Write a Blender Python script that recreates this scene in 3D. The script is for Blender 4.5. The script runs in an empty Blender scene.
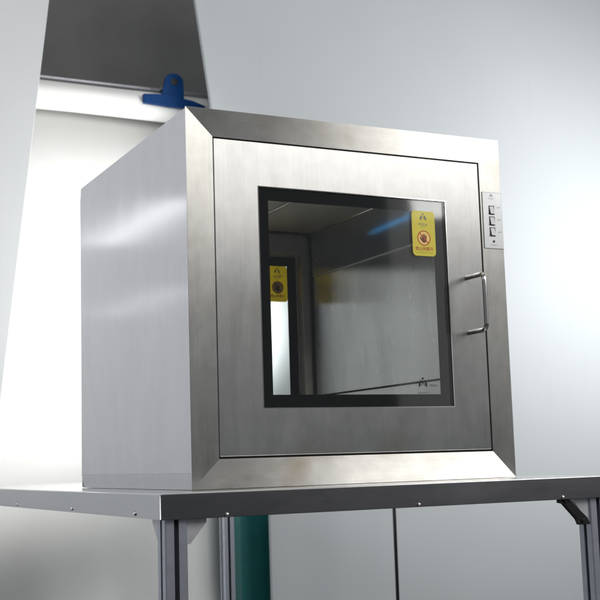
import bpy, bmesh, math, random
from mathutils import Vector, Matrix
random.seed(4)
sc = bpy.context.scene
COL = sc.collection
R = math.radians

# ------------------------------------------------------------------ materials
def nt(name):
    m = bpy.data.materials.new(name); m.use_nodes = True
    t = m.node_tree
    return m, t.nodes, t.links, t.nodes['Principled BSDF']

def plain(name, col, rough=.5, metal=0., spec=.5, noise=0., scale=30., bump=0., coat=0.):
    m, N, L, b = nt(name)
    b.inputs['Base Color'].default_value = (*col, 1)
    b.inputs['Roughness'].default_value = rough
    b.inputs['Metallic'].default_value = metal
    b.inputs['Specular IOR Level'].default_value = spec
    b.inputs['Coat Weight'].default_value = coat
    if noise or bump:
        tc = N.new('ShaderNodeTexCoord')
        n = N.new('ShaderNodeTexNoise'); n.inputs['Scale'].default_value = scale
        n.inputs['Detail'].default_value = 6
        L.new(tc.outputs['Object'], n.inputs['Vector'])
        if noise:
            mr = N.new('ShaderNodeMapRange')
            mr.inputs['From Min'].default_value = .3; mr.inputs['From Max'].default_value = .7
            mr.inputs['To Min'].default_value = 1 - noise; mr.inputs['To Max'].default_value = 1 + noise
            L.new(n.outputs['Fac'], mr.inputs['Value'])
            mx = N.new('ShaderNodeVectorMath'); mx.operation = 'SCALE'
            mx.inputs[0].default_value = col
            L.new(mr.outputs['Result'], mx.inputs['Scale'])
            L.new(mx.outputs['Vector'], b.inputs['Base Color'])
        if bump:
            bp = N.new('ShaderNodeBump'); bp.inputs['Strength'].default_value = bump
            bp.inputs['Distance'].default_value = .001
            L.new(n.outputs['Fac'], bp.inputs['Height']); L.new(bp.outputs['Normal'], b.inputs['Normal'])
    return m

def steel(name, base=(.62, .61, .59), rough=.34, aniso=.9, brush='Z', tangent=(1, 0, 0), mottle=.10,
          wave=0., stain=.0, brush_bump=.05, grain=.16, rvar=.16):
    """brushed stainless: brush = axis the grain runs along, tangent = axis ACROSS the grain"""
    m, N, L, b = nt(name)
    b.inputs['Metallic'].default_value = 1
    b.inputs['Anisotropic'].default_value = aniso
    tc = N.new('ShaderNodeTexCoord')
    if aniso:
        cx = N.new('ShaderNodeCombineXYZ')
        for i in range(3): cx.inputs[i].default_value = tangent[i]
        L.new(cx.outputs[0], b.inputs['Tangent'])
    # grain
    mp = N.new('ShaderNodeMapping')
    s = {'X': (4, 330, 330), 'Y': (330, 4, 330), 'Z': (330, 330, 4)}[brush]
    mp.inputs['Scale'].default_value = s
    L.new(tc.outputs['Object'], mp.inputs['Vector'])
    g = N.new('ShaderNodeTexNoise'); g.inputs['Scale'].default_value = 1; g.inputs['Detail'].default_value = 4
    L.new(mp.outputs[0], g.inputs['Vector'])
    # soft smears, stretched with the grain
    mp2 = N.new('ShaderNodeMapping')
    s2 = {'X': (5, 16, 16), 'Y': (16, 5, 16), 'Z': (16, 16, 5)}[brush]
    mp2.inputs['Scale'].default_value = s2
    L.new(tc.outputs['Object'], mp2.inputs['Vector'])
    c = N.new('ShaderNodeTexNoise'); c.inputs['Scale'].default_value = 1; c.inputs['Detail'].default_value = 5
    c.inputs['Roughness'].default_value = .62; c.inputs['Distortion'].default_value = .5
    L.new(mp2.outputs[0], c.inputs['Vector'])
    # small cloudy finger-mark smudges
    c2 = N.new('ShaderNodeTexNoise'); c2.inputs['Scale'].default_value = 34; c2.inputs['Detail'].default_value = 4
    L.new(tc.outputs['Object'], c2.inputs['Vector'])
    a1 = N.new('ShaderNodeMath'); a1.operation = 'MULTIPLY_ADD'
    a1.inputs[1].default_value = mottle * 2.4; a1.inputs[2].default_value = 1 - mottle * 1.2
    L.new(c.outputs['Fac'], a1.inputs[0])
    a2 = N.new('ShaderNodeMath'); a2.operation = 'MULTIPLY_ADD'
    a2.inputs[1].default_value = grain; a2.inputs[2].default_value = 1 - grain / 2
    L.new(g.outputs['Fac'], a2.inputs[0])
    a3 = N.new('ShaderNodeMath'); a3.operation = 'MULTIPLY'
    L.new(a1.outputs[0], a3.inputs[0]); L.new(a2.outputs[0], a3.inputs[1])
    a4 = N.new('ShaderNodeMath'); a4.operation = 'MULTIPLY_ADD'
    a4.inputs[1].default_value = mottle * .9; a4.inputs[2].default_value = 1 - mottle * .45
    L.new(c2.outputs['Fac'], a4.inputs[0])
    a5 = N.new('ShaderNodeMath'); a5.operation = 'MULTIPLY'
    L.new(a3.outputs[0], a5.inputs[0]); L.new(a4.outputs[0], a5.inputs[1])
    vm = N.new('ShaderNodeVectorMath'); vm.operation = 'SCALE'; vm.inputs[0].default_value = base
    L.new(a5.outputs[0], vm.inputs['Scale'])
    last = vm.outputs['Vector']
    if stain:
        st = N.new('ShaderNodeTexNoise'); st.inputs['Scale'].default_value = 7.5; st.inputs['Detail'].default_value = 6
        L.new(tc.outputs['Object'], st.inputs['Vector'])
        mr = N.new('ShaderNodeMapRange'); mr.inputs['From Min'].default_value = .56; mr.inputs['From Max'].default_value = .76
        mr.inputs['To Max'].default_value = stain
        L.new(st.outputs['Fac'], mr.inputs['Value'])
        mx = N.new('ShaderNodeMix'); mx.data_type = 'RGBA'
        L.new(mr.outputs['Result'], mx.inputs['Factor'])
        L.new(last, mx.inputs['A']); mx.inputs['B'].default_value = (.50, .43, .34, 1)
        last = mx.outputs['Result']
    L.new(last, b.inputs['Base Color'])
    rr = N.new('ShaderNodeMath'); rr.operation = 'MULTIPLY_ADD'
    rr.inputs[1].default_value = rvar; rr.inputs[2].default_value = rough - rvar / 2
    L.new(c.outputs['Fac'], rr.inputs[0]); L.new(rr.outputs[0], b.inputs['Roughness'])
    bp = N.new('ShaderNodeBump'); bp.inputs['Strength'].default_value = brush_bump; bp.inputs['Distance'].default_value = .0006
    L.new(g.outputs['Fac'], bp.inputs['Height'])
    if wave:
        w = N.new('ShaderNodeTexNoise'); w.inputs['Scale'].default_value = 3.2; w.inputs['Detail'].default_value = 1
        L.new(tc.outputs['Object'], w.inputs['Vector'])
        b2 = N.new('ShaderNodeBump'); b2.inputs['Strength'].default_value = wave; b2.inputs['Distance'].default_value = .02
        L.new(w.outputs['Fac'], b2.inputs['Height']); L.new(bp.outputs['Normal'], b2.inputs['Normal'])
        L.new(b2.outputs['Normal'], b.inputs['Normal'])
    else:
        L.new(bp.outputs['Normal'], b.inputs['Normal'])
    return m

M = {}
M['stile'] = steel('steel_vertical_grain', (.665, .65, .62), .43, .90, 'Z', (1, 0, 0), .30, stain=.75)
M['rail'] = steel('steel_horizontal_grain', (.665, .65, .62), .40, .95, 'X', (0, 0, 1), .32, stain=.8)
M['door'] = steel('steel_door_sheet', (.655, .648, .635), .43, .90, 'Z', (1, 0, 0), .25, stain=.38)
M['side'] = steel('steel_side_sheet', (.725, .72, .748), .175, .55, 'Z', (0, 1, 0), .09, wave=.06, brush_bump=0., grain=.14, rvar=.05)
M['dull'] = steel('steel_plain', (.60, .59, .58), .35, 0, 'Z', (1, 0, 0), .08)
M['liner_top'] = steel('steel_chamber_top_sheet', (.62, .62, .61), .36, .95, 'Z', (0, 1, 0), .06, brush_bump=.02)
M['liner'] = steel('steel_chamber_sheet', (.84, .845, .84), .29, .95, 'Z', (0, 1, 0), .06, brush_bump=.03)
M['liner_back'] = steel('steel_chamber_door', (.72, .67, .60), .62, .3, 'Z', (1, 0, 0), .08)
M['table'] = steel('steel_table_top', (.62, .62, .62), .20, .4, 'X', (0, 1, 0), .08)
M['table_front'] = steel('steel_apron_darkened', (.22, .22, .23), .30, .4, 'X', (0, 0, 1), .12)  # base darkened to stand in for the dark floor mirrored in the front
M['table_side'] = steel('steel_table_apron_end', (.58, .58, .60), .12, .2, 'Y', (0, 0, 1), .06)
M['chrome'] = plain('polished_steel', (.70, .69, .67), .16, 1.)
M['screw'] = plain('zinc_screw', (.75, .75, .75), .22, 1.)
M['alu'] = plain('anodised_aluminium', (.50, .53, .60), .38, .75, noise=.06, scale=60)
M['slot'] = plain('dark_slot', (.03, .03, .045), .5)
M['zinc'] = plain('cast_bracket', (.62, .62, .66), .45, .6, noise=.1, scale=80)
M['black'] = plain('black_plastic', (.012, .012, .013), .35)
M['print'] = plain('black_screen_print', (.008, .0075, .008), .5, spec=.06)
M['rubber'] = plain('black_rubber', (.012, .012, .012), .6, spec=.3)
M['plate'] = steel('control_plate', (.44, .445, .455), .42, .5, 'Z', (1, 0, 0), .03)
M['keyface'] = plain('grey_key', (.55, .56, .57), .35, 0)
M['keydark'] = plain('dark_key', (.06, .06, .065), .35, .2)
M['ink'] = plain('grey_ink', (.16, .17, .19), .6)
M['blackink'] = plain('black_ink', (.015, .015, .015), .5)
M['yellow'] = plain('yellow_vinyl', (.86, .74, .055), .32, noise=.03, scale=60, coat=.2)
N_, L_ = M['yellow'].node_tree.nodes, M['yellow'].node_tree.links
tl_ = N_.new('ShaderNodeBsdfTranslucent'); tl_.inputs['Color'].default_value = (.95, .80, .06, 1)
mx_ = N_.new('ShaderNodeMixShader'); mx_.inputs[0].default_value = .22
L_.new(N_['Principled BSDF'].outputs[0], mx_.inputs[1]); L_.new(tl_.outputs[0], mx_.inputs[2])
L_.new(mx_.outputs[0], [n for n in N_ if n.type == 'OUTPUT_MATERIAL'][0].inputs['Surface'])
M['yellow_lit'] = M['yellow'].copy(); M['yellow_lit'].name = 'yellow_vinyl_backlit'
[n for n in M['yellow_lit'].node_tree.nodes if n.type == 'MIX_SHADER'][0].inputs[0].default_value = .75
M['redink'] = plain('red_ink', (.50, .09, .025), .5)
M['brown'] = plain('brown_ink', (.16, .035, .016), .5)
M['peach'] = plain('orange_ink', (.92, .62, .16), .4)
M['olive'] = plain('olive_ink', (.42, .34, .02), .5)
M['whiteink'] = plain('white_ink', (.5, .5, .5), .5)
M['blue'] = plain('blue_plastic', (.003, .042, .16), .5, spec=.15, noise=.12, scale=40)
M['teal'] = plain('teal_paint', (.010, .130, .130), .45, noise=.08, scale=20)
M['paper'] = plain('white_paper', (.86, .865, .85), .85, spec=.2, noise=.015, scale=6, bump=.1)
M['foam'] = plain('white_board', (.60, .615, .63), .8, spec=.2, noise=.015, scale=5)
M['foam_edge'] = plain('board_core', (.74, .73, .68), .85, spec=.2)
M['floor'] = plain('dark_floor', (.085, .085, .088), .55, noise=.2, scale=9)
M['wall'] = plain('dark_wall', (.30, .295, .29), .8, noise=.1, scale=4)

# pale grey backdrop: scuffs and faint vertical drips
def backdrop_mat():
    m, N, L, b = nt('pale_grey_backdrop')
    b.inputs['Roughness'].default_value = .75; b.inputs['Specular IOR Level'].default_value = .25
    tc = N.new('ShaderNodeTexCoord')
    n = N.new('ShaderNodeTexNoise'); n.inputs['Scale'].default_value = 2.2; n.inputs['Detail'].default_value = 6
    mp = N.new('ShaderNodeMapping'); mp.inputs['Scale'].default_value = (34, 34, 3)
    v = N.new('ShaderNodeTexNoise'); v.inputs['Scale'].default_value = 1; v.inputs['Detail'].default_value = 5
    L.new(tc.outputs['Object'], n.inputs['Vector']); L.new(tc.outputs['Object'], mp.inputs['Vector']); L.new(mp.outputs[0], v.inputs['Vector'])
    r = N.new('ShaderNodeMapRange'); r.inputs['From Min'].default_value = .62; r.inputs['From Max'].default_value = .78
    r.inputs['To Min'].default_value = 1; r.inputs['To Max'].default_value = .97
    L.new(v.outputs['Fac'], r.inputs['Value'])
    r2 = N.new('ShaderNodeMapRange'); r2.inputs['To Min'].default_value = .95; r2.inputs['To Max'].default_value = 1.05
    L.new(n.outputs['Fac'], r2.inputs['Value'])
    mu = N.new('ShaderNodeMath'); mu.operation = 'MULTIPLY'; L.new(r.outputs[0], mu.inputs[0]); L.new(r2.outputs[0], mu.inputs[1])
    s = N.new('ShaderNodeVectorMath'); s.operation = 'SCALE'; s.inputs[0].default_value = (.515, .545, .565)
    L.new(mu.outputs[0], s.inputs['Scale']); L.new(s.outputs['Vector'], b.inputs['Base Color'])
    return m
M['backdrop'] = backdrop_mat()

# thin clear glass with faint dust and finger marks
def glass_mat():
    m, N, L, b = nt('clear_glass')
    N.remove(b)
    out = [n for n in N if n.type == 'OUTPUT_MATERIAL'][0]
    fr = N.new('ShaderNodeFresnel'); fr.inputs['IOR'].default_value = 1.52
    tr = N.new('ShaderNodeBsdfTransparent'); tr.inputs['Color'].default_value = (.95, .96, .955, 1)
    gl = N.new('ShaderNodeBsdfGlossy'); gl.inputs['Roughness'].default_value = .05
    mx = N.new('ShaderNodeMixShader')
    L.new(fr.outputs[0], mx.inputs[0]); L.new(tr.outputs[0], mx.inputs[1]); L.new(gl.outputs[0], mx.inputs[2])
    tc = N.new('ShaderNodeTexCoord')
    v = N.new('ShaderNodeTexVoronoi'); v.inputs['Scale'].default_value = 60
    L.new(tc.outputs['Object'], v.inputs['Vector'])
    n = N.new('ShaderNodeTexNoise'); n.inputs['Scale'].default_value = 9; n.inputs['Detail'].default_value = 5
    L.new(tc.outputs['Object'], n.inputs['Vector'])
    r1 = N.new('ShaderNodeMapRange'); r1.inputs['From Min'].default_value = .0; r1.inputs['From Max'].default_value = .11
    r1.inputs['To Min'].default_value = .30; r1.inputs['To Max'].default_value = 0
    L.new(v.outputs['Distance'], r1.inputs['Value'])
    r2 = N.new('ShaderNodeMapRange'); r2.inputs['From Min'].default_value = .52; r2.inputs['From Max'].default_value = .75
    r2.inputs['To Max'].default_value = 1.
    L.new(n.outputs['Fac'], r2.inputs['Value'])
    mu = N.new('ShaderNodeMath'); mu.operation = 'MULTIPLY'; L.new(r1.outputs[0], mu.inputs[0]); L.new(r2.outputs[0], mu.inputs[1])
    ad = N.new('ShaderNodeMath'); ad.operation = 'ADD'; ad.inputs[1].default_value = .0015
    L.new(mu.outputs[0], ad.inputs[0])
    df = N.new('ShaderNodeBsdfDiffuse'); df.inputs['Color'].default_value = (.75, .76, .77, 1)
    m2 = N.new('ShaderNodeMixShader')
    L.new(ad.outputs[0], m2.inputs[0]); L.new(mx.outputs[0], m2.inputs[1]); L.new(df.outputs[0], m2.inputs[2])
    L.new(m2.outputs[0], out.inputs['Surface'])
    return m
M['glass'] = glass_mat()

def blue_glow_mat():  # glow of the added blue tube
    m, N, L, b = nt('added_blue_glow')
    b.inputs['Base Color'].default_value = (.1, .2, .3, 1)
    b.inputs['Emission Color'].default_value = (.02, .30, .75, 1)
    b.inputs['Emission Strength'].default_value = UV
    return m
UV = .8
M['blue_glow'] = blue_glow_mat()

# ------------------------------------------------------------------ mesh helpers
def finish(name, bm, mats, parent=None, smooth=False, bevel=0., seg=2):
    if bevel:
        bmesh.ops.bevel(bm, geom=[e for e in bm.edges], offset=bevel, offset_type='OFFSET', segments=seg, profile=.5, affect='EDGES', clamp_overlap=True)
    bmesh.ops.recalc_face_normals(bm, faces=bm.faces)
    me = bpy.data.meshes.new(name); bm.to_mesh(me); bm.free()
    if not isinstance(mats, (list, tuple)): mats = [mats]
    for m in mats: me.materials.append(m)
    if smooth:
        for p in me.polygons: p.use_smooth = True
    o = bpy.data.objects.new(name, me); COL.objects.link(o)
    if parent is not None:
        o.parent = parent
        if parent.type == 'EMPTY': o.matrix_parent_inverse = Matrix.Translation(-parent.location)
    return o

def box(bm, x0, x1, y0, y1, z0, z1, mi=0):
    vs = [bm.verts.new((x, y, z)) for x in (x0, x1) for y in (y0, y1) for z in (z0, z1)]
    for f in ((0, 1, 3, 2), (4, 6, 7, 5), (0, 4, 5, 1), (2, 3, 7, 6), (0, 2, 6, 4), (1, 5, 7, 3)):
        fc = bm.faces.new([vs[i] for i in f]); fc.material_index = mi

def prism(bm, pts, axis, a, b, mi=0):
    """polygon in the two other axes, extruded along axis from a to b"""
    def mk(p, t):
        u, v = p
        return {'x': (t, u, v), 'y': (u, t, v), 'z': (u, v, t)}[axis]
    A = [bm.verts.new(mk(p, a)) for p in pts]; B = [bm.verts.new(mk(p, b)) for p in pts]
    n = len(pts); fs = [bm.faces.new(A), bm.faces.new(B[::-1])]
    for i in range(n): fs.append(bm.faces.new((A[i], A[(i + 1) % n], B[(i + 1) % n], B[i])))
    for f in fs: f.material_index = mi

def ring(bm, o, i, y0, y1, mi=0):
    """rectangular frame slab in the xz plane, o/i = (x0,x1,z0,z1)"""
    def loop(r, y): return [bm.verts.new(p) for p in ((r[0], y, r[2]), (r[1], y, r[2]), (r[1], y, r[3]), (r[0], y, r[3]))]
    a, b, c, d = loop(o, y0), loop(i, y0), loop(o, y1), loop(i, y1)
    for k in range(4):
        j = (k + 1) % 4
        for f in ((a[k], a[j], b[j], b[k]), (c[k], d[k], d[j], c[j]), (a[k], c[k], c[j], a[j]), (b[k], b[j], d[j], d[k])):
            bm.faces.new(f).material_index = mi

def rrect(x0, x1, z0, z1, r, n=6):
    pts = []
    for cx, cz, a in ((x1 - r, z1 - r, 0), (x0 + r, z1 - r, 90), (x0 + r, z0 + r, 180), (x1 - r, z0 + r, 270)):
        for k in range(n + 1):
            t = R(a + 90 * k / n); pts.append((cx + r * math.cos(t), cz + r * math.sin(t)))
    return pts

def tube(bm, pts, r, n=14, mi=0, caps=True):
    P = [Vector(p) for p in pts]; rings = []
    ref = None
    for k, p in enumerate(P):
        d = (P[min(k + 1, len(P) - 1)] - P[max(k - 1, 0)]).normalized()
        if ref is None:
            ref = d.orthogonal().normalized()
        ref = (ref - d * ref.dot(d)).normalized(); s = d.cross(ref)
        rr = r[k] if isinstance(r, (list, tuple)) else r
        rings.append([bm.verts.new(p + rr * (math.cos(2 * math.pi * j / n) * ref + math.sin(2 * math.pi * j / n) * s)) for j in range(n)])
    for a, b in zip(rings, rings[1:]):
        for j in range(n):
            f = bm.faces.new((a[j], a[(j + 1) % n], b[(j + 1) % n], b[j])); f.material_index = mi; f.smooth = True
    if caps:
        bm.faces.new(rings[0][::-1]).material_index = mi; bm.faces.new(rings[-1]).material_index = mi

def disc(bm, cx, cz, r, y0, y1, n=28, mi=0):
    prism(bm, [(cx + r * math.cos(2 * math.pi * k / n), cz + r * math.sin(2 * math.pi * k / n)) for k in range(n)], 'y', y0, y1, mi)

def annulus(bm, cx, cz, r0, r1, y0, y1, n=36, mi=0):
    L = []
    for r, y in ((r1, y0), (r0, y0), (r0, y1), (r1, y1)):
        L.append([bm.verts.new((cx + r * math.cos(2 * math.pi * k / n), y, cz + r * math.sin(2 * math.pi * k / n))) for k in range(n)])
    for q in range(4):
        a, b = L[q], L[(q + 1) % 4]
        for k in range(n):
            bm.faces.new((a[k], a[(k + 1) % n], b[(k + 1) % n], b[k])).material_index = mi

def stroke(bm, pts, w, y0, y1, mi=0):
    """flat pen stroke in the xz plane"""
    P = [Vector((p[0], p[1])) for p in pts]
    le, ri = [], []
    for k, p in enumerate(P):
        d = (P[min(k + 1, len(P) - 1)] - P[max(k - 1, 0)]).normalized(); nrm = Vector((-d.y, d.x))
        ww = w[k] if isinstance(w, (list, tuple)) else w
        le.append(p + nrm * ww / 2); ri.append(p - nrm * ww / 2)
    prism(bm, [tuple(v) for v in le + ri[::-1]], 'y', y0, y1, mi)

def lettering(bm, text, cx, cz, height, y, mi, width=None, mirror=False, stretch=1., bold=0.):
    """real lettering from Blender's own font, joined into a mesh in the xz plane"""
    cu = bpy.data.curves.new('lettering', 'FONT'); cu.body = text; cu.size = 1; cu.extrude = .02; cu.offset = bold
    cu.align_x = 'LEFT'; cu.resolution_u = 4
    ob = bpy.data.objects.new('lettering', cu); COL.objects.link(ob)
    dg = bpy.context.evaluated_depsgraph_get(); dg.update()
    me = ob.evaluated_get(dg).to_mesh()
    if len(me.vertices):
        xs = [v.co.x for v in me.vertices]; ys = [v.co.y for v in me.vertices]
        x0, x1, z0, z1 = min(xs), max(xs), min(ys), max(ys)
        sz = height / (z1 - z0); sx = (width / (x1 - x0)) if width else sz * stretch
        vs = []
        for v in me.vertices:
            X = (v.co.x - (x0 + x1) / 2) * sx * (-1 if mirror else 1)
            vs.append(bm.verts.new((cx + X, y - (.0001 if v.co.z > 0 else 0), cz + (v.co.y - (z0 + z1) / 2) * sz)))
        for p in me.polygons:
            try: bm.faces.new([vs[i] for i in p.vertices]).material_index = mi
            except ValueError: pass
    ob.evaluated_get(dg).to_mesh_clear()
    bpy.data.objects.remove(ob); bpy.data.curves.remove(cu)

def thing(name, label, cat, loc=(0, 0, 0), group=None):
    o = bpy.data.objects.new(name, None); COL.objects.link(o); o.location = loc
    o.empty_display_size = .1
    o['label'] = label; o['category'] = cat
    if group: o['group'] = group
    return o
def tag(o, label, cat):
    o['label'] = label; o['category'] = cat; return o
def struct(name, bm, m):
    o = finish(name, bm, m); o['kind'] = 'structure'; return o
NB = bmesh.new

# ------------------------------------------------------------------ pass box
W = H = D = .72
F = .0545                                    # face frame width
pb = thing('pass_box', 'brushed stainless steel pass box with black-edged window and yellow sticker on the table', 'pass box', (W / 2, D / 2, 0))

def mitred(y0, y1, front):
    F_ = F
    s = .00008
    q = 0 if front else .0016
    tl = [(q, q), (F_, F_), (F_, H - F_), (q, H - q)]
    tr = [(W - F_, F_), (W - q, q), (W - q, H - q), (W - F_, H - F_)]
    bt = [(s + q, q), (W - s - q, q), (W - F_ - s, F_), (F_ + s, F_)]
    tp = [(F_ + s, H - F_), (W - F_ - s, H - F_), (W - s - q, H - q), (s + q, H - q)]
    for nm, pts, m in (('frame_stile', tl, 'stile'), ('frame_stile', tr, 'stile'), ('frame_rail', bt, 'rail'), ('frame_rail', tp, 'rail')):
        b = NB(); prism(b, pts, 'y', y0, y1)
        ed_ = [e for e in b.edges if abs((e.verts[0].co - e.verts[1].co).y) < 1e-6 and min(abs((e.verts[0].co - e.verts[1].co).x), abs((e.verts[0].co - e.verts[1].co).z)) < 1e-3]
        bmesh.ops.bevel(b, geom=ed_, offset=.0006, offset_type='OFFSET', segments=2, profile=.5, affect='EDGES', clamp_overlap=True)
        finish(nm, b, M[m], pb)
mitred(0, .0014, True)
mitred(D - .0014, D, False)
for y0, y1 in ((.0015, .05), (D - .05, D - .0015)):
    b = NB(); ring(b, (F - .0012, W - F + .0012, F - .0012, H - F + .0012), (F, W - F, F, H - F), y0, y1); finish('door_reveal', b, M['dull'], pb)

# sheet sides between the two face frames, their top and bottom bands bent slightly inwards
def side(x, sgn):
    b = NB()
    prof = [(x + sgn * .0042, .0), (x + sgn * .0009, .028), (x + sgn * .0004, .031), (x + sgn * .0004, .690), (x + sgn * .0009, .693), (x + sgn * .0036, .7196),
            (x + sgn * .012, .7196), (x + sgn * .012, 0)]
    prism(b, prof, 'y', .0015, D - .0015)
    finish('side_panel', b, M['side'], pb)
side(0, 1); side(W, -1)
b = NB(); box(b, .0125, W - .0125, .0016, D - .0016, .717, .7194); finish('top_panel', b, M['dull'], pb)
b = NB(); box(b, .0125, W - .0125, .0016, D - .0016, .0008, .003); finish('bottom_panel', b, M['dull'], pb)

# chamber liner
X0, X1, Z0, Z1, Y0, Y1 = .12, .60, .090, .633, .052, .668
ch = None
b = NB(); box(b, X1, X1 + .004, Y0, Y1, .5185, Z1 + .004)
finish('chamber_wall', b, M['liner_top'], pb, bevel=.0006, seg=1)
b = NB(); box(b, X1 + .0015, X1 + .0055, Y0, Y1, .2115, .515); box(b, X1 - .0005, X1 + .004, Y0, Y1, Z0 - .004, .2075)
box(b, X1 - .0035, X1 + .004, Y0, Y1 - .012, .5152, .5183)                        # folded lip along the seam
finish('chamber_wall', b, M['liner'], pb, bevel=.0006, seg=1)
b = NB(); box(b, X0 - .004, X0, Y0, Y1, Z0 - .004, Z1 + .004); finish('chamber_wall', b, M['liner'], pb)
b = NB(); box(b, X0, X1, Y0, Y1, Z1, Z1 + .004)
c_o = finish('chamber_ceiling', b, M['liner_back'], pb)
b = NB(); box(b, X0, X1, Y0, Y1, Z0 - .004, Z0); finish('chamber_floor', b, M['liner'], pb)
b = NB(); box(b, .3785, .3825, Y0 + .01, .52, Z1 - .004, Z1 - .0005); finish('ceiling_trim', b, M['chrome'], pb, bevel=.0008, seg=1)
b = NB(); box(b, X1 - .006, X1 - .0005, Y0 + .01, Y1 - .03, Z1 - .0030, Z1 - .0004); finish('corner_trim', b, M['chrome'], pb, bevel=.0008, seg=1)
for yy in (.656,):
    for zz in (.22, .34, .455, .56):
        b = NB(); prism(b, [(yy - .012 + .004 * math.cos(t * math.pi / 6), zz + .004 * math.sin(t * math.pi / 6)) for t in range(12)], 'x', X1 - .002, X1 + .003)
        finish('rivet', b, M['screw'], pb, bevel=.0006, seg=1)
# unseen blue glowing tube, added behind the door top to tint the chamber
b = NB(); tube(b, [(.20, .080, .622), (.592, .080, .622)], .006); finish('blue_glow_tube', b, M['blue_glow'], pb)

# rubber seal with rounded corners at the far end of the chamber, and its twin at the front
def seal(y0, y1):
    o, i = rrect(X0 - .010, X1 + .010, Z0 - .010, Z1 + .010, .030), rrect(X0 + .0015, X1 - .0035, Z0 + .002, Z1 - .004, .022)
    b = NB(); L = []
    for pts, y in ((o, y0), (i, y0), (i, y1), (o, y1)): L.append([b.verts.new((p[0], y, p[1])) for p in pts])
    n = len(o)
    for q in range(4):
        a, c = L[q], L[(q + 1) % 4]
        for k in range(n): b.faces.new((a[k], a[(k + 1) % n], c[(k + 1) % n], c[k]))
    finish('rubber_seal', b, M['rubber'], pb)
seal(Y1, Y1 + .007); seal(Y0 - .007, Y0)

DX0, DX1, DZ0, DZ1 = F + .0022, W - F - .0030, F + .0042, H - F - .0022
WX0, WX1, WZ0, WZ1 = .148, .576, .1475, .5755            # window opening
CX0, CX1, CZ0, CZ1 = .1712, .5490, .1730, .5505          # clear part inside the black print

def emblem(b, cx, cz, s, y, mi):
    y1 = y - .00012
    stroke(b, [(cx - .10 * s, cz + .46 * s), (cx, cz + .52 * s), (cx + .10 * s, cz + .46 * s)], .14 * s, y, y1, mi)
    stroke(b, [(cx - .17 * s, cz + .36 * s), (cx - .33 * s, cz + .02 * s), (cx - .36 * s, cz - .20 * s)], [.10 * s, .20 * s, .12 * s], y, y1, mi)
    stroke(b, [(cx + .17 * s, cz + .36 * s), (cx + .33 * s, cz + .02 * s), (cx + .36 * s, cz - .20 * s)], [.10 * s, .20 * s, .12 * s], y, y1, mi)
    stroke(b, [(cx - .20 * s, cz - .12 * s), (cx, cz + .20 * s), (cx + .20 * s, cz - .12 * s)], [.05 * s, .10 * s, .05 * s], y, y1, mi)

def marks(b, cx, cz, w, h, n, y, mi):
    """tiny lettering too small to read: a row of short pen marks"""
    for k in range(n):
        x = cx - w / 2 + (k + .5) * w / n; q = w / n * .30
        t = random.random()
        stroke(b, [(x - q, cz - h / 2), (x - q * (.4 - t), cz + h / 2)], q * .6, y, y - .0001, mi)
        stroke(b, [(x - q * .5, cz + h * (.4 - .8 * t)), (x + q, cz + h * (.4 - .8 * t) * .6)], q * .55, y, y - .0001, mi)

def sticker(parent, face, flip):
    """yellow notice; face = y of the glass, flip = outside is +y"""
    b = NB(); x0, x1, z0, z1 = .4935, .5490, .4570, .5515
    pts = rrect(x0, x1, z0, z1, .0085)
    prism(b, pts, 'y', 0, -.0004, 0)
    cx = (x0 + x1) / 2; y = -.00045
    emblem(b, cx - .0006, .5358, .0180, y, 4)
    lettering(b, 'MOLA', cx - .0006, .5232, .0052, y, 4, width=.0215)
    marks(b, cx - .0006, .5180, .013, .0018, 5, y, 4)
    zc = .4945
    disc(b, cx, zc, .0150, y, y - .0001, mi=3)
    annulus(b, cx, zc, .0137, .0160, y - .00005, y - .00022, mi=1)
    # open hand inside the ring
    palm = [(-.0052, -.0070), (-.0020, -.0098), (.0022, -.0098), (.0056, -.0062), (.0062, -.0005), (.0040, .0016), (-.0044, .0016), (-.0060, -.0020)]
    prism(b, [(cx + p, zc + q) for p, q in palm], 'y', y - .0001, y - .00026, 2)
    for fx, l, sl in ((-.0044, .0062, -.0010), (-.0014, .0085, -.0002), (.0015, .0080, .0004), (.0043, .0058, .0012)):
        stroke(b, [(cx + fx, zc - .001), (cx + fx + sl * .6, zc + l * .6), (cx + fx + sl, zc + l)], [.0025, .0026, .0019], y - .00012, y - .0003, 2)
    stroke(b, [(cx - .0044, zc - .0055), (cx - .0082, zc - .0010), (cx - .0090, zc + .0022)], [.0032, .0030, .0018], y - .00012, y - .0003, 2)
    stroke(b, [(cx - .0098, zc + .0098), (cx + .0098, zc - .0098)], .0022, y - .0003, y - .0004, 1)
    lettering(b, '禁止随意开', cx, .4722, .0084, y, 1, width=.0430, bold=.012)
    marks(b, cx, .4640, .041, .0032, 14, y, 5)
    for v in b.verts:
        v.co.y = (face + v.co.y) if not flip else (face - v.co.y)
    finish('warning_sticker', b, [M['yellow' if face < .3 else 'yellow_lit'], M['redink'], M['brown'], M['peach'], M['ink'], M['olive']], parent)

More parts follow.
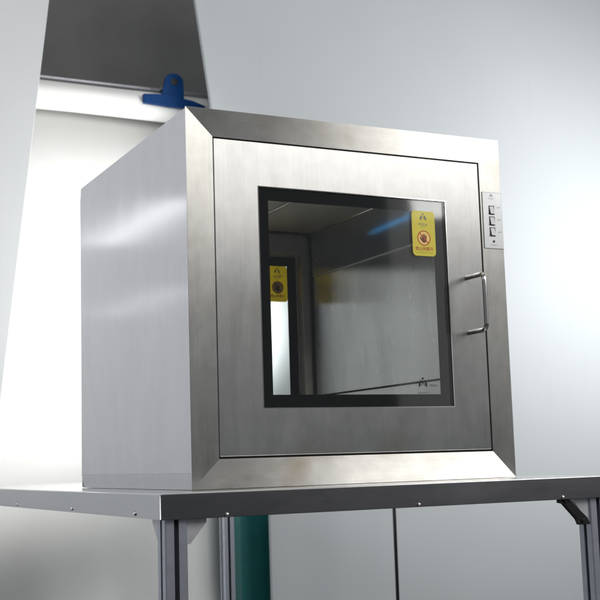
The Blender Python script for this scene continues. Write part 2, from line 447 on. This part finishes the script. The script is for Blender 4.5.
def door(front):
    ya, yb = (.0008, .042) if front else (D - .042, D - .0008)
    b = NB(); ring(b, (DX0, DX1, DZ0, DZ1), (WX0, WX1, WZ0, WZ1), ya, yb)
    dr = finish('door', b, M['door'] if front else M['liner_back'], pb, bevel=.0010, seg=2)
    dr['label'] = 'front door with bar handle' if front else 'rear door seen through the window'
    out = -1 if front else 1
    face = ya if front else yb
    g0, g1 = face - out * .0012, face - out * .0062
    e = .0006
    b = NB(); box(b, WX0 + e, WX1 - e, min(g0, g1), max(g0, g1), WZ0 + e, WZ1 - e)
    finish('window_pane', b, M['glass'], dr)
    b = NB(); p0, p1 = face - out * .0066, face - out * .0078
    ring(b, (WX0 + e, WX1 - e, WZ0 + e, WZ1 - e), (CX0, CX1, CZ0, CZ1), min(p0, p1), max(p0, p1))
    finish('window_border', b, M['print'], dr)
    # thin bright edging round the pane
    b = NB(); q0, q1 = face + out * .0004, face - out * .006
    ring(b, (WX0 - .0012, WX1 + .0012, WZ0 - .0012, WZ1 + .0012), (WX0 + .0004, WX1 - .0004, WZ0 + .0004, WZ1 - .0004), min(q0, q1), max(q0, q1))
    finish('window_edging', b, M['chrome'], dr)
    sticker(dr, g0 - .0001 if front else g1 - .0001, False)
    # bar handle
    b = NB(); hx, zt, zb, so, rr = .6205, .4150, .3000, .064, .013
    f = face; Y = lambda t: f + out * t
    pts = [(hx, Y(-.002), zt), (hx, Y(so - rr), zt)]
    for k in range(1, 7):
        t = R(90 * k / 6); pts.append((hx, Y(so - rr + rr * math.sin(t)), zt - rr + rr * math.cos(t)))
    for k in range(0, 7):
        t = R(90 * k / 6); pts.append((hx, Y(so - rr + rr * math.cos(t)), zb + rr - rr * math.sin(t)))
    pts += [(hx, Y(-.002), zb)]
    tube(b, pts, .0050, 18)
    finish('handle', b, M['chrome'], dr)
    return dr
for y0, y1 in ((.0045, .012), (D - .012, D - .0045)):
    b = NB(); ring(b, (F + .0002, W - F - .0002, F + .0002, H - F - .0002), (DX0 - .0002, DX1 + .0002, DZ0 - .0002, DZ1 + .0002), y0, y1); finish('door_gap_shade', b, M['rubber'], pb)  # black strip added so the door gap shows as dark shade
fd = door(True); bd = door(False)

# emblem printed on the lower right of the front glass
b = NB(); emblem(b, .5030, .1925, .0240, .0015, 0)
marks(b, .5030, .1755, .026, .003, 6, .0015, 0)
lettering(b, 'MOLA', .5285, .1905, .0050, .0015, 0, width=.017)
finish('glass_emblem', b, [M['blackink']], fd)

# control plate on the right stile
b = NB(); prism(b, rrect(.6705, .7185, .4815, .6020, .0015, 2), 'y', -.0016, .0002); 
emblem(b, .6925, .5950, .0080, -.0017, 1); marks(b, .6925, .5890, .012, .0024, 5, -.0017, 1)
marks(b, .6940, .4885, .016, .0026, 6, -.0017, 1)
for q, zz in enumerate((.5735, .5715)): pass
for zz in (.5705, .5440, .5170): marks(b, .7105, zz, .0085, .0034, 3, -.0017, 1)
cp = finish('control_plate', b, [M['plate'], M['ink']], pb)
b = NB(); ring(b, (.6698, .7192, .4808, .6027), (.6706, .7184, .4816, .6019), -.0012, .0004); finish('plate_gasket', b, M['ink'], cp)
for zz in (.5640, .5405, .5170):
    b = NB(); x0, x1, hh = .6855, .6990, .0098
    ring(b, (x0, x1, zz - hh, zz + hh), (x0 + .0014, x1 - .0014, zz - hh + .0014, zz + hh - .0014), -.0026, -.0010, 0)
    # rocker: two sloping faces
    xa, xb, za, zb_ = x0 + .0017, x1 - .0017, zz - hh + .0017, zz + hh - .0017
    v = [b.verts.new(p) for p in ((xa, -.0022, zb_), (xb, -.0022, zb_), (xa, -.0056, za), (xb, -.0056, za), (xa, -.0011, zb_), (xb, -.0011, zb_), (xa, -.0011, za), (xb, -.0011, za))]
    for f, mi in (((0, 1, 3, 2), 1), ((0, 4, 5, 1), 1), ((2, 3, 7, 6), 0), ((0, 2, 6, 4), 0), ((1, 5, 7, 3), 0)):
        b.faces.new([v[i] for i in f]).material_index = mi
    finish('rocker_switch', b, [M['keydark'], M['keyface']], cp)
b = NB(); disc(b, .6945, .4965, .0026, -.0030, -.0012, 20); finish('indicator_light', b, M['keydark'], cp, bevel=.0006, seg=1)

# ------------------------------------------------------------------ table
TX0, TX1, TY0, TY1, TT, TB = -.111, .850, -.1426, 1.835, -.0008, -.0445
tb = thing('work_table', 'steel topped work table with a riveted apron on slotted aluminium legs', 'table', ((TX0 + TX1) / 2, (TY0 + TY1) / 2, -.80))
b = NB(); box(b, TX0 + .0022, TX1 - .0022, TY0 + .0022, TY1 - .0022, TT - .006, TT)
top = finish('tabletop', b, M['table'], tb, bevel=.0016, seg=3)
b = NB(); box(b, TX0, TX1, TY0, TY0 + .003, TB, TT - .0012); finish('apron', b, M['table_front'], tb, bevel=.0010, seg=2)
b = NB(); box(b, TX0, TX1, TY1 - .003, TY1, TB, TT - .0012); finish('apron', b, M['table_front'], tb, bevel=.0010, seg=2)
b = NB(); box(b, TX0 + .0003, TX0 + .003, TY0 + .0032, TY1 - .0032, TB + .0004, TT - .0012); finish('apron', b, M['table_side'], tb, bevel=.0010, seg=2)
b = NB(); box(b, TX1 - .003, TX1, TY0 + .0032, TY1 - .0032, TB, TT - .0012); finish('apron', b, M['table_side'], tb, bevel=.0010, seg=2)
b = NB(); box(b, TX0 + .004, TX1 - .004, TY0 + .004, TY1 - .004, TB + .006, TT - .0065); finish('table_core', b, M['slot'], tb)

def screw(x, y, z, nx, ny):
    b = NB(); d = Vector((nx, ny, 0)); c = Vector((x, y, z))
    prof = [(.0, .0038), (.0010, .0040), (.0024, .0034), (.0034, .0020), (.0038, .0004)]
    tube(b, [c + d * (t - .0004) for t, _ in prof], [r for _, r in prof], 14)
    finish('screw', b, M['screw'], tb)
for x in (.0079, .392, .7251): screw(x, TY0, -.0402, 0, -1)
for y in (-.0076, .4014, .8949): screw(TX0, y, -.0365, -1, 0)

def leg(cx, cy):
    h, s, d = .020, .0043, .011
    pts = []
    for k in range(4):
        a = R(90 * k); c, sn = math.cos(a), math.sin(a)
        for px, py in ((h, -h + .002), (h, -s), (h - .0025, -s), (h - .0025, -s - .004), (h - d, -s - .002), (h - d, s + .002), (h - .0025, s + .004), (h - .0025, s), (h, s), (h, h - .002), (h - .002, h)):
            pts.append((cx + px * c - py * sn, cy + px * sn + py * c))
    b = NB(); prism(b, pts, 'z', -.775, TB - .0002)
    lg = finish('leg', b, M['alu'], tb)
    b = NB(); tube(b, [(cx, cy, -.80), (cx, cy, -.792), (cx, cy, -.790), (cx, cy, -.775)], [.026, .026, .010, .008], 16); finish('foot', b, M['rubber'], lg)
    # dark strips set inside the slots
    b = NB()
    box(b, cx - .0040, cx + .0040, cy - .0120, cy - .0093, -.775, TB - .001); box(b, cx - .0040, cx + .0040, cy + .0093, cy + .0120, -.775, TB - .001)
    box(b, cx - .0120, cx - .0093, cy - .0040, cy + .0040, -.775, TB - .001); box(b, cx + .0093, cx + .0120, cy - .0040, cy + .0040, -.775, TB - .001)
    finish('slot_strip', b, M['slot'], lg)
    return lg
LX0, LX1, LY0, LY1 = TX0 + .0305, TX1 - .0305, TY0 + .0295, TY1 - .0295
for cx in (LX0, LX1):
    for cy in (LY0, LY1): leg(cx, cy)

def gusset(cx, cy, dx, dy, m='zinc'):
    """cast corner bracket: two triangular cheeks and a web, running from the leg along the apron"""
    b = NB(); l, h, z = .036, .042, TB - .0004
    s0 = .0204
    for off in (-.0155, .0130):
        if dx:
            prism(b, [(cx + dx * s0, z), (cx + dx * (s0 + l), z), (cx + dx * (s0 + l), z - .006), (cx + dx * (s0 + .006), z - h), (cx + dx * s0, z - h)], 'y', cy + off, cy + off + .0025)
        else:
            prism(b, [(cy + dy * s0, z), (cy + dy * (s0 + l), z), (cy + dy * (s0 + l), z - .006), (cy + dy * (s0 + .006), z - h), (cy + dy * s0, z - h)], 'x', cx + off, cx + off + .0025)
    if dx:
        prism(b, [(cx + dx * (s0 + .001), z - .001), (cx + dx * (s0 + l - .001), z - .001), (cx + dx * (s0 + .005), z - h + .001), (cx + dx * (s0 + .001), z - h + .001)], 'y', cy - .0128, cy + .0128)
    else:
        prism(b, [(cy + dy * (s0 + .001), z - .001), (cy + dy * (s0 + l - .001), z - .001), (cy + dy * (s0 + .005), z - h + .001), (cy + dy * (s0 + .001), z - h + .001)], 'x', cx - .0128, cx + .0128)
    finish('corner_bracket', b, M[m], tb)
gusset(LX0, LY0, 1, 0); gusset(LX0, LY0, 0, 1); gusset(LX1, LY0, -1, 0); gusset(LX1, LY0, 0, 1)

# black folding brace beside the right leg
b = NB()
prism(b, [(.7240, TB - .0005), (.7470, TB - .0005), (.7900, -.0830), (.7965, -.0960), (.7700, -.0960), (.7660, -.0840), (.7350, -.0530), (.7230, -.0510)], 'y', LY0 - .022, LY0 - .010)
for px, pz in ((.7780, -.0880), (.7360, -.0478)):
    disc(b, px, pz, .0042, LY0 - .0250, LY0 - .0215, 16)
br = finish('folding_brace', b, M['black'], tb, bevel=.0015, seg=2)
br['label'] = 'black angled brace beside the right leg'

# ------------------------------------------------------------------ studio things behind
FL = -.80
# white board on the left, leaning
b = NB(); ed = lambda z: .0596 + .117 * (z - .305)
prism(b, [(ed(FL), FL), (ed(1.78), 1.78), (-1.05, 1.78), (-1.35, FL)], 'y', 1.85, 1.862)
wb = tag(finish('foam_board', b, [M['foam']], None, bevel=.0015, seg=1), 'tall white foam board leaning at the left edge, beside the hanging paper', 'foam board')

# roll of white background paper and its sheet
bp = thing('background_paper', 'white background paper unrolled from a horizontal roll behind the pass box', 'paper roll', (.2, 2.15, FL))
RZ, RY, RR = 1.409, 2.150, .0535
b = NB(); n = 40
rx = [-.75 + k * (1.71 / 24) for k in range(25)]
tube(b, [(x, RY, RZ + .0012 * math.sin(x * 5)) for x in rx], [RR + .0008 * math.sin(x * 9 + 1) for x in rx], n)
finish('paper_roll', b, M['paper'], bp)
b = NB(); prof = [(RY + RR - .0005, RZ), (RY + RR + .002, 1.0), (RY + RR + .004, .4), (RY + RR, -.2)]
for k in range(0, 10):
    t = R(90 * k / 9); prof.append((RY + RR - .45 + .45 * math.cos(t), -.345 - .45 * math.sin(t)))
prof.append((1.40, -.796))
cols = [-.75 + k * (1.71 / 30) for k in range(31)]
grid = [[b.verts.new((x, p[0] + .004 * math.sin(x * 7 + p[1] * 2), p[1])) for x in cols] for p in prof]
for i in range(len(prof) - 1):
    for j in range(len(cols) - 1):
        b.faces.new((grid[i][j], grid[i][j + 1], grid[i + 1][j + 1], grid[i + 1][j])).smooth = True
sh = finish('paper_sheet', b, M['paper'], bp)
mod = sh.modifiers.new('thickness', 'SOLIDIFY'); mod.thickness = .0006
b = NB(); tube(b, [(-.85, 2.155, RZ + .0705), (1.5, 2.155, RZ + .0705)], .0062, 16)
finish('crossbar', b, M['zinc'], bp)

# blue plastic clamp gripping the roll
def clamp():
    r = thing('spring_clamp', 'dark blue plastic clamp gripping the right end of the paper roll', 'clamp', (.70, 2.09, 1.40))
    z = 1.383
    b = NB()
    jaw = [(.612, z + .003), (.611, z + .036), (.655, z + .036), (.688, z + .043), (.790, z + .028), (.835, z + .015), (.838, z + .003), (.790, z - .002), (.700, z - .001)]
    prism(b, jaw, 'y', 2.070, 2.092); finish('jaw', b, M['blue'], r, bevel=.003, seg=2)
    b = NB()
    hp = [(.676, z + .034), (.688, z + .082)]
    for k in range(0, 11):
        t = R(180 - 18 * k); hp.append((.724 + .034 * math.cos(t), z + .094 + .030 * math.sin(t)))
    hp += [(.757, z + .080), (.760, z + .030)]
    prism(b, hp, 'y', 2.073, 2.088); hd = finish('grip', b, M['blue'], r, bevel=.003, seg=2)
    b = NB(); annulus(b, .723, z + .092, .006, .012, 2.0705, 2.0735, 20); disc(b, .723, z + .092, .0062, 2.0716, 2.0735, 20); finish('rivet', b, M['black'], hd)
    b = NB(); prism(b, [(.66, z + .028), (.80, z + .022), (.80, z + .052), (.66, z + .060)], 'y', 2.193, 2.205); finish('jaw', b, M['blue'], r, bevel=.003, seg=2)
    b = NB(); tube(b, [(.70, 2.088, z + .055), (.70, 2.14, z + .088), (.70, 2.198, z + .055)], .006, 10); finish('spring', b, M['screw'], r)
    return r
clamp_root = clamp()
clamp_root.scale = (1.10, 1, 1.06); clamp_root.location.x += .030; clamp_root.location.z += .012

# large pale backdrop panel on the right with a slanting left edge
b = NB(); e2 = lambda z: .834 - .139 * (z - 1.355)
prism(b, [(1.030, -.03), (1.030, FL), (3.9, FL), (3.9, 2.45), (e2(2.45), 2.45)], 'y', 1.90, 1.918)
tag(finish('backdrop_panel', b, [M['backdrop']], None, bevel=.0015, seg=1), 'wide pale grey backdrop panel filling the right side behind the pass box', 'backdrop')

# teal post behind the table
b = NB(); box(b, .962, 1.20, 2.02, 2.10, FL, .30)
for z in (-.5, -.1, .2): box(b, .968, 1.19, 2.016, 2.0195, z, z + .012)
tag(finish('teal_post', b, M['teal'], None, bevel=.002, seg=1), 'dark teal painted post behind the table, left of the pale backdrop panel', 'post')

# black light stand behind the table
sx, sy = 1.345, 1.56
ls = thing('light_stand', 'thin black stand pole seen below the middle of the table', 'light stand', (sx, sy, FL))
b = NB(); tube(b, [(sx, sy, FL + .12), (sx, sy, .35)], .0062, 12); finish('pole', b, M['black'], ls)
b = NB(); tube(b, [(sx, sy, FL + .30), (sx, sy, FL + .34)], .014, 12); finish('collar', b, M['black'], ls)
for a in (20, 140, 260):
    b = NB(); tube(b, [(sx + .008 * math.cos(R(a)), sy + .008 * math.sin(R(a)), FL + .29), (sx + .26 * math.cos(R(a)), sy + .26 * math.sin(R(a)), FL + .008)], .006, 10); finish('leg', b, M['black'], ls)
b = NB(); tube(b, [(sx, sy, .35), (sx, sy, .36), (sx, sy, .40), (sx, sy, .41)], [.010, .018, .018, .010], 14); finish('stud', b, M['screw'], ls)

aim = (Vector((.13, 2.2, .80)) - Vector((1.07, 1.58, .45))).normalized(); q0 = Vector((1.07, 1.58, .45))  # unseen head and boom, added to carry the paper light
b = NB(); tube(b, [q0 + aim * .05, q0 - aim * .0, q0 - aim * .10, q0 - aim * .11], [.075, .055, .050, .030], 20, caps=False); finish('added_lamp_head', b, M['black'], ls)
b = NB(); tube(b, [(sx + .03, sy, .385), (1.08, 1.52, .375), q0 - aim * .06], .007, 10); finish('added_boom_arm', b, M['black'], ls)

# ------------------------------------------------------------------ setting
b = NB(); box(b, -6, 7, -7, 4, FL - .05, FL); struct('floor', b, M['floor'])
b = NB(); box(b, -6, 7, 3.7, 3.8, FL, 4.0); struct('studio_wall', b, M['wall'])

# ------------------------------------------------------------------ camera (solved from the box corners)
loc = Vector((-.788469, -2.048744, .0461222)); yaw, pitch, roll, fpx = .461517, .1345675, -.0308697, 1190.488
f = Vector((math.sin(yaw) * math.cos(pitch), math.cos(yaw) * math.cos(pitch), math.sin(pitch)))
r = Vector((math.cos(yaw), -math.sin(yaw), 0)); u = r.cross(f)
c, s = math.cos(roll), math.sin(roll)
r2, u2 = c * r + s * u, -s * r + c * u
cam = bpy.data.objects.new('camera', bpy.data.cameras.new('camera')); COL.objects.link(cam)
mw = Matrix((r2, u2, -f)).transposed().to_4x4(); mw.translation = loc; cam.matrix_world = mw
cam.data.sensor_width = 36; cam.data.lens = fpx / 600 * 36; cam.data.clip_end = 60; cam.data.clip_start = .05
cam.data.dof.use_dof = True; cam.data.dof.focus_distance = 2.25; cam.data.dof.aperture_fstop = 11
sc.camera = cam

# ------------------------------------------------------------------ lamps
def area(name, at, to, sx, sy, power, col=(1, 1, 1), spread=180):
    l = bpy.data.lights.new(name, 'AREA'); l.shape = 'ELLIPSE' if 'blue' in name else 'RECTANGLE'; l.size = sx; l.size_y = sy; l.energy = power; l.color = col
    l.spread = R(spread)
    o = bpy.data.objects.new(name, l); COL.objects.link(o); o.location = at
    d = Vector(to) - Vector(at); o.rotation_euler = d.to_track_quat('-Z', 'Y').to_euler(); return o
def spot(name, at, to, power, angle, blend=1., col=(1, 1, 1), size=.15):
    l = bpy.data.lights.new(name, 'SPOT'); l.energy = power; l.spot_size = R(angle); l.spot_blend = blend; l.color = col; l.shadow_soft_size = size
    o = bpy.data.objects.new(name, l); COL.objects.link(o); o.location = at
    d = Vector(to) - Vector(at); o.rotation_euler = d.to_track_quat('-Z', 'Y').to_euler(); return o

area('key_softbox', (2.45, -1.9, 1.93), (.5, 0, .55), 1.5, 1.7, 50, (1, .985, .95))
area('low_wall_fill', (2.40, -1.85, .70), (.5, 0, .50), 1.5, 1.0, 1.9, (1, .99, .96))  # added light standing in for a pale lit wall below the key
area('front_fill', (-.15, -2.9, 2.15), (.3, 0, .5), 1.5, 1.5, 28, (1, .985, .95))  # unseen fill, added to lift the tops of door and stiles
spot('backdrop_spot', (2.72, .75, .85), (2.44, 1.9, .92), 88, 150, 1., (1, 1, 1), .3)
spot('paper_lamp', (1.07, 1.58, .45), (.13, 2.2, .82), 98, 112, .85, (1, 1, .98), .18)  # unseen, placed behind the box to brighten the paper
area('board_fill', (-2.3, .4, 1.5), (-1.0, 1.85, .8), .8, .8, 27, (.95, .96, 1))  # unseen light added to brighten the board mirrored in the side panel
area('streak_light', (-.42, 1.46, .80), (.5, 1.46, .76), .74, .022, .17, (1, 1, 1))  # unseen strip added to lay a bright streak on the side panel
area('overhead_fill', (.6, .4, 3.2), (.6, .8, 0), 2.2, 2.2, 14, (.97, .98, 1))  # unseen fill added to raise the light on the backdrop
area('second_streak_light', (-.42, 1.46, .55), (.5, 1.46, .50), .70, .018, .030, (1, 1, 1))  # added for a fainter streak lower on the side panel
area('low_fill', (-1.3, .5, -.25), (.5, 2.0, -.35), .6, .4, 6, (.97, 1, .99))  # unseen fill added to brighten the paper below the table
bl = area('blue_streak_light', (1.50, -1.70, .925), (.47, 0, .54), .24, .016, .034, (.03, .42, 1.0)); bl.rotation_euler.rotate_axis('Z', R(20))  # unseen blue light added for its streak in the window glass

w = bpy.data.worlds.new('World'); sc.world = w; w.use_nodes = True
bg = w.node_tree.nodes['Background']; bg.inputs[0].default_value = (.9, .95, 1, 1); bg.inputs[1].default_value = .15
sc.view_settings.view_transform = 'Standard'; sc.view_settings.look = 'None'
sc.view_settings.exposure = 0; sc.view_settings.gamma = 1
sc.cycles.max_bounces = 14; sc.cycles.transparent_max_bounces = 16; sc.cycles.glossy_bounces = 8
sc.cycles.use_denoising = True
